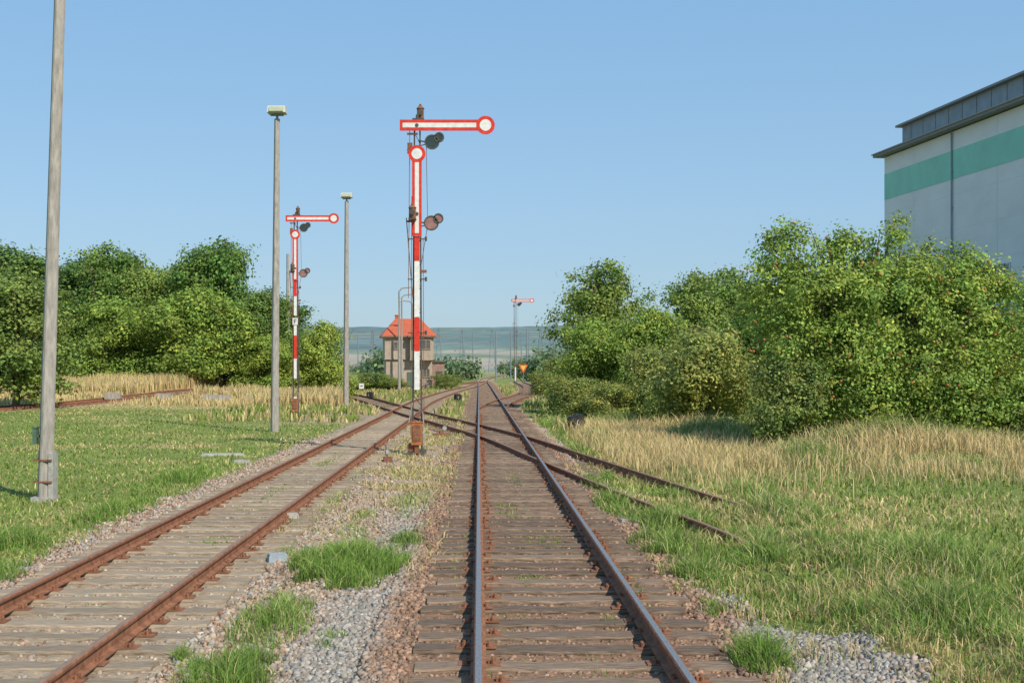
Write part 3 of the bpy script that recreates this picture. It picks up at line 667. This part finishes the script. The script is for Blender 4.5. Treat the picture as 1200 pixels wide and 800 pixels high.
def bracket_lamp(loc,H,side):
    t=thing('street_lamp','slim grey lamp post with bracket arm near the signal box','street lamp',loc,group='slim lamp posts near the signal box')
    mb=MB();mb.path([(0,0,-.2),(0,0,H*.5),(0,0,H-.3),(side*.3,0,H),(side*1.3,0,H+.1)],[.16,.12,.09,.07,.06],8);obj('post',mb.mesh('post',[M_concrete]),t)
    mb=MB();mb.box((side*1.5,0,H+.08),(.7,.3,.16),0,taper=.7);mb.box((side*1.5,0,H-.02),(.5,.22,.04),1);obj('lamp_head',mb.mesh('lamp_head',[M_lampbody,M_lampglass]),t)
bracket_lamp((-8.2,132,-.05),10.7,1);bracket_lamp((-8.9,148,-.05),10.9,1);bracket_lamp((-8.3,160,-.05),10.8,-1)
def line_pole(loc,H):
    t=thing('telegraph_pole','slim dark telegraph pole with short crossbar on the plain','pole',loc,group='telegraph poles on the horizon')
    mb=MB();mb.tube((0,0,-.3),(0,0,H),.18,.13,6);obj('post',mb.mesh('post',[M_pylon]),t)
    mb=MB();mb.box((0,0,H-.5),(1.6,.12,.12));mb.box((0,0,H-1.2),(1.2,.12,.12));[mb.tube((x,0,H-.45),(x,0,H-.25),.05,.04,6) for x in(-.7,-.3,.3,.7)];obj('crossbar',mb.mesh('crossbar',[M_pylon]),t)
for x,y,H in((-22,300,11),(-27,330,12),(-3.5,290,11),(-1.5,330,12),(3.5,260,10),(-12,340,13),(7.5,300,11),(11,330,12),(14,360,13),(-33,350,12),(-30,240,10),(9,240,10)): line_pole((x,y,-.1),H)

# ------------------------------------------------------------ signal box
M_wall=mat('tan_render',(.43,.34,.26),scale=1.2,var=.22,bump=.3)
M_tile=mat('orange_red_roof_tiles',(.50,.12,.06),scale=3,var=.25,stretch=(1,1,6),bump=.4)
M_win=mat('window_glass',(.12,.11,.10),rough=.2,var=.3,scale=1,spec=.6,bump=0)
M_trim=mat('drab_trim',(.38,.31,.24),var=.15)
sb=thing('signal_box','two-storey tan signal box with red hipped roof and upper windows','signal box',(-8.15,150,-.05),(0,0,.12))
mb=MB();mb.box((0,2.5,1.75),(5.4,5,3.5));mb.box((0,2.5,4.85),(5.7,5.3,2.66));mb.box((1.35,-.55,4.85),(2.6,1.0,2.66));mb.box((0,2.5,3.53),(5.9,5.5,.12),1);mb.box((1.35,-.55,3.45),(2.7,1.1,.14),1)
obj('wall',mb.mesh('wall',[M_wall,M_trim]),sb)
mb=MB();e=6.2
mb.add([(-3.3,-.65,e),(3.3,-.65,e),(3.3,5.65,e),(-3.3,5.65,e),(-1.5,2.5,8.35),(1.5,2.5,8.35)],[(0,1,5,4),(1,2,5),(2,3,4,5),(3,0,4)])
mb.add([(-.3,-1.5,e+.01),(3.0,-1.5,e+.01),(3.0,1.2,e+.01),(-.3,1.2,e+.01),(1.35,.9,7.5)],[(0,1,4),(1,2,4),(2,3,4),(3,0,4)])
mb.box((0,2.5,e-.05),(6.5,6.2,.09),1);mb.box((1.35,-.9,e-.045),(3.2,1.1,.09),1)
rf=obj('roof',mb.mesh('roof',[M_tile,M_trim]),sb)
mb=MB();mb.box((-1.2,3.1,8.3),(.55,.55,.9));mb.box((-1.2,3.1,8.77),(.66,.66,.1));obj('chimney',mb.mesh('chimney',[M_tile]),rf)
def window(parent,c,w,h,nb=2,face='y',fm=None):
    mb=MB();mb.box((0,0,0),(w,.03,h),0)
    wo=obj('window',mb.mesh('window',[M_win]),parent,c,(0,0,0 if face=='y' else math.pi/2))
    f=MB()
    for z in(-h/2,h/2): f.box((0,-.03,z),(w+.1,.08,.07))
    for x in [-w/2+w*i/nb for i in range(nb+1)]: f.box((x,-.031,0),(.06,.075,h-.075))
    obj('frame',f.mesh('frame',[fm or M_trim]),wo)
window(sb,(1.35,-1.07,5.2),2.1,1.1,4);window(sb,(-1.4,-.17,5.1),.8,.9,2);window(sb,(2.0,-.02,1.9),.8,1.0,2)
window(sb,(2.87,2.5,5.1),3.2,1.3,4,'x')
mb=MB();mb.box((.2,-.03,1.0),(.9,.06,2.0));obj('door',mb.mesh('door',[M_green]),sb)
sh=thing('brick_shed','low brown brick shed with flat dark roof behind the signal box','shed',(-5.8,178,0))
M_brick=mat('brown_brick',(.32,.20,.15),scale=3,var=.3)
mb=MB();mb.box((0,1.5,1.6),(1.9,3,3.2));obj('wall',mb.mesh('wall',[M_brick]),sh)
mb=MB();mb.box((0,1.5,3.3),(2.2,3.4,.2));obj('roof',mb.mesh('roof',[M_dark]),sh)
mb=MB();mb.box((.3,-.03,1),(.9,.06,2));obj('door',mb.mesh('door',[M_dark]),sh)

# ------------------------------------------------------------ grain warehouse
M_panel=mat('pale_wall_panels',(.78,.77,.75),scale=.3,var=.06,bump=.03,rough=.75,stretch=(1,1,2))
M_band=mat('pale_green_wall_band',(.30,.64,.51),scale=.5,var=.08,bump=0,rough=.7)
M_joint=mat('panel_joint',(.67,.67,.66),var=.1,bump=0)
M_attic=mat('grey_blue_cladding',(.29,.34,.38),scale=1,var=.15,bump=.1)
M_fascia=mat('dark_fascia',(.24,.25,.26),var=.2)
wh=thing('warehouse','huge pale concrete grain warehouse with green horizontal band','warehouse',(31.7,100,0),(0,0,math.atan2(-.9936,.113)))
mb=MB();mb.box((30,12.5,9.4),(60,25,18.8),0)
for k in range(6,60,6): mb.box((k-.9,-.003,9.3),(.05,.012,18.6),1)
for z in np.arange(2.4,18.5,2.4): mb.box((30,-.002,z),(59.9,.008,.02),1)
obj('wall',mb.mesh('wall',[M_panel,M_joint]),wh)
mb=MB();mb.box((30,-.012,16.5),(59.95,.02,2.0));obj('green_band',mb.mesh('green_band',[M_band]),wh)
mb=MB();mb.box((30,12.5,18.98),(61.4,26.3,.2),0);mb.box((30,12.5,19.12),(61.6,26.5,.08),1)
mb.box((31,12.5,20.1),(60.0,23.0,1.9),2)
for k in np.arange(2.5,60,2): mb.box((k,.985,20.1),(.06,.03,1.8),3)
mb.box((31,12.5,21.12),(60.8,23.8,.16),3)
obj('roof',mb.mesh('roof',[M_fascia,M_conc_lt,M_attic,M_greysteel]),wh)
mb=MB();mb.tube((11.1,-.1,.3),(11.1,-.1,18.8),.06,.06,8);[mb.box((11.1,-.06,z),(.22,.1,.05)) for z in np.arange(1,18.5,2.5)];obj('downpipe',mb.mesh('downpipe',[M_attic]),wh)
for k in range(5): window(wh,(17.6+k*6,-.02,8.4),2.2,1.4,3,fm=M_white)
mb=MB();mb.box((26,-.04,2.1),(4,.08,4.2));[mb.box((24.2+i*.4,-.09,2.1),(.05,.03,4.1)) for i in range(10)];obj('door',mb.mesh('door',[M_attic]),wh)

# ------------------------------------------------------------ small things
def lantern(loc,s,rz,label,tilt=0):
    t=thing('switch_lantern',label,'switch lantern',loc,(0,0,rz),(s,s,s),group='switch lanterns beside the points')
    mb=MB();mb.tube((0,0,-.05),(0,0,.24),.03,.03,8,0);mb.box((0,0,.0),(.3,.2,.08),0);mb.tube((0,0,.05),(.3,.1,.2),.015,.015,6,0);mb.box((.31,.1,.2),(.1,.08,.1),0)
    obj('stand',mb.mesh('stand',[M_dark]),t)
    mb=MB();mb.box((0,0,0),(.50,.36,.44),0);mb.box((0,0,.24),(.36,.26,.04),0);mb.tube((0,0,.25),(0,0,.31),.05,.04,8,0)
    for sy,y in((1,-.185),(-1,.185)):
        p=[(-.12,-.02),(-.02,-.12),(.01,-.09),(-.07,0),(.01,.09),(-.02,.12)]
        mb.prism(p,min(y,y-.004*sy),max(y,y-.004*sy),1)
    obj('lantern_housing',mb.mesh('lantern_housing',[M_black,M_conc_lt]),t,(0,0,.40),(0,tilt,0))
lantern((3.78,49.6,-.16),1.08,.5,'black switch lantern box with white arrow beside the crossing track',-.28)
lantern((-1.5,92,-.06),.9,.5,'small black switch lantern beside the track')
lantern((-8.5,100,-.06),.9,-.4,'small black switch lantern beside the track')
lantern((-18.0,92,.2),1.0,.4,'dark switch lantern in the dry grass')
def lever(loc,rz):
    t=thing('points_lever','hand points lever with pale counterweight beside the rail','points lever',loc,(0,0,rz),group='hand points levers')
    mb=MB();mb.box((0,0,.03),(.6,.25,.1));mb.box((0,0,.12),(.14,.2,.12));obj('base',mb.mesh('base',[M_rust]),t)
    mb=MB();mb.tube((0,0,.12),(.3,0,.45),.016,.016,6,0);mb.tube((.12,-.03,.27),(.12,.03,.27),.08,.08,14,1);obj('handle',mb.mesh('handle',[M_dark,M_conc_lt]),t)
lever((-1.35,46,-.06),.2);lever((-2.35,33,-.1),1.8);lever((-6.0,72,-.06),.5)
def cover(loc,s,rz,label='small pale concrete cable cover in the gravel',m=M_conc_lt):
    t=thing('cable_cover',label,'cable cover',loc,(0,0,rz),s,group='concrete cable covers')
    mb=MB();mb.box((0,0,.05),(.36,.22,.14),taper=.9);obj('body',mb.mesh('body',[m]),t)
    mb=MB();mb.box((0,0,.13),(.30,.17,.02));obj('lid',mb.mesh('lid',[m]),t)
M_bluec=mat('bluish_concrete',(.33,.38,.42),var=.2)
cover((-2.5,15.9,-.09),(.7,.9,1),.3,'small bluish concrete cover on the ballast',M_bluec);cover((2.35,20,-.1),(.9,.8,.7),.2);cover((-7.2,36,-.1),(3.4,1.5,.5),.1,'long flat concrete slab in the grass')
cover((-6.1,33,-.1),(1.2,1,.7),.1);cover((-3.0,20.5,-.09),(.6,.8,.9),.4)
for x,y in((-28,98),(-24.4,99),(-21.2,101),(-20.3,102),(-18.8,105)):
    x*=.84;y*=.84
    t=thing('concrete_block','low grey concrete block beside the siding track','concrete block',(x,y,gz1(x,y)),(0,0,.1),group='low concrete blocks beside the siding')
    mb=MB();mb.box((0,0,.28),(1.0,.5,.4),taper=.92);mb.box((0,0,.05),(.7,.4,.2));obj('body',mb.mesh('body',[M_concrete]),t)
ts=thing('warning_sign','inverted triangular yellow sign with orange border on a post','sign',(3.9,112,-.1))
mb=MB();mb.tube((0,.03,0),(0,.03,2.8),.035,.035,8);obj('post',mb.mesh('post',[M_greysteel]),ts)
mb=MB();mb.prism([(-.42,2.8),(0,2.05),(.42,2.8)],-.02,0,0);mb.prism([(-.25,2.71),(0,2.26),(.25,2.71)],-.026,-.022,1);obj('sign_board',mb.mesh('sign_board',[M_orsign,M_yellow]),ts)
for x,y in((-10.8,118),):
    t=thing('marker_post','short white marker board on a post in the yard','marker',(x,y,-.1))
    mb=MB();mb.tube((0,0,0),(0,0,.7),.03,.03,6);obj('post',mb.mesh('post',[M_greysteel]),t)
    mb=MB();mb.box((0,-.05,.85),(.45,.03,.5));mb.box((0,-.068,.85),(.25,.004,.08),1);obj('board',mb.mesh('board',[M_white,M_black]),t)
def pylon(loc,H):
    t=thing('power_pylon','tall distant lattice power pylon below the hills','pylon',loc,group='distant power pylons')
    mb=MB();w=H*.09
    for sx in(-1,1):
        for sy in(-1,1): mb.tube((sx*w,sy*w,-1),(sx*w*.12,sy*w*.12,H),.18,.14,4)
    for i in range(7):
        a=w*(1-.88*i/7);b=w*(1-.88*(i+1)/7);z0=H*i/7;z1=H*(i+1)/7
        for sy in(-1,1): mb.tube((-a,sy*a,z0),(b,sy*b,z1),.09,.09,4);mb.tube((a,sy*a,z0),(-b,sy*b,z1),.09,.09,4)
    obj('lattice',mb.mesh('lattice',[M_pylon]),t)
    mb=MB()
    for z,l in((.72,.2),(.84,.15),(.95,.1)): mb.tube((-l*H,0,z*H),(l*H,0,z*H),.18,.18,4)
    obj('cross_arm',mb.mesh('cross_arm',[M_pylon]),t)
for x,y,H in((-72,640,24),(-58,700,25),(-20,640,24),(-9,700,25),(8,760,27),(30,620,23),(40,700,24),(52,760,22)): pylon((x,y,-1),H)

# ------------------------------------------------------------ light, sky, camera
S=Vector((.60,-.80,0)).normalized();el=math.radians(42)
D=Vector((S.x*math.cos(el),S.y*math.cos(el),math.sin(el)))
su=bpy.data.lights.new('sun','SUN');su.energy=4.5;su.angle=math.radians(.5);su.color=(1,.925,.79)
so=bpy.data.objects.new('sun',su);COL.objects.link(so);so.rotation_euler=D.to_track_quat('Z','Y').to_euler();so.location=(0,0,50)
w=bpy.data.worlds.new('World');sc.world=w;w.use_nodes=True
n=w.node_tree.nodes;l=w.node_tree.links
sk=n.new('ShaderNodeTexSky');sk.sky_type='NISHITA';sk.sun_disc=False;sk.sun_elevation=el;sk.sun_rotation=math.atan2(D.x,D.y)%(2*math.pi)
sk.air_density=1.0;sk.dust_density=.4;sk.ozone_density=2.0;sk.altitude=100
ST=.15
tc=n.new('ShaderNodeTexCoord');sx=n.new('ShaderNodeSeparateXYZ');l.new(tc.outputs['Generated'],sx.inputs[0])
rp=n.new('ShaderNodeValToRGB');l.new(sx.outputs['Z'],rp.inputs[0])
stops=[(0,(.27,.45,.60)),(.05,(.32,.50,.67)),(.12,(.31,.52,.74)),(.3,(.24,.48,.77)),(1,(.14,.35,.66))]
cr=rp.color_ramp
while len(cr.elements)<len(stops): cr.elements.new(.5)
for e,(p,c3) in zip(cr.elements,stops): e.position=p;e.color=(*c3,1)
vm=n.new('ShaderNodeVectorMath');vm.operation='SCALE';vm.inputs['Scale'].default_value=1/ST;l.new(rp.outputs[0],vm.inputs[0])
mx=n.new('ShaderNodeMix');mx.data_type='RGBA';mx.inputs[0].default_value=.78
l.new(sk.outputs[0],mx.inputs[6]);l.new(vm.outputs[0],mx.inputs[7])
l.new(mx.outputs[2],n['Background'].inputs['Color']);n['Background'].inputs['Strength'].default_value=ST
cam=bpy.data.cameras.new('camera');co=bpy.data.objects.new('camera',cam);COL.objects.link(co)
co.location=(0,0,2.34);co.rotation_euler=(math.radians(90),0,0);cam.lens=45;cam.sensor_width=36
cam.shift_x=39/1200;cam.shift_y=32/1200;cam.clip_end=12000;cam.clip_start=.1
sc.camera=co
sc.view_settings.view_transform='Standard';sc.view_settings.look='None';sc.view_settings.exposure=0
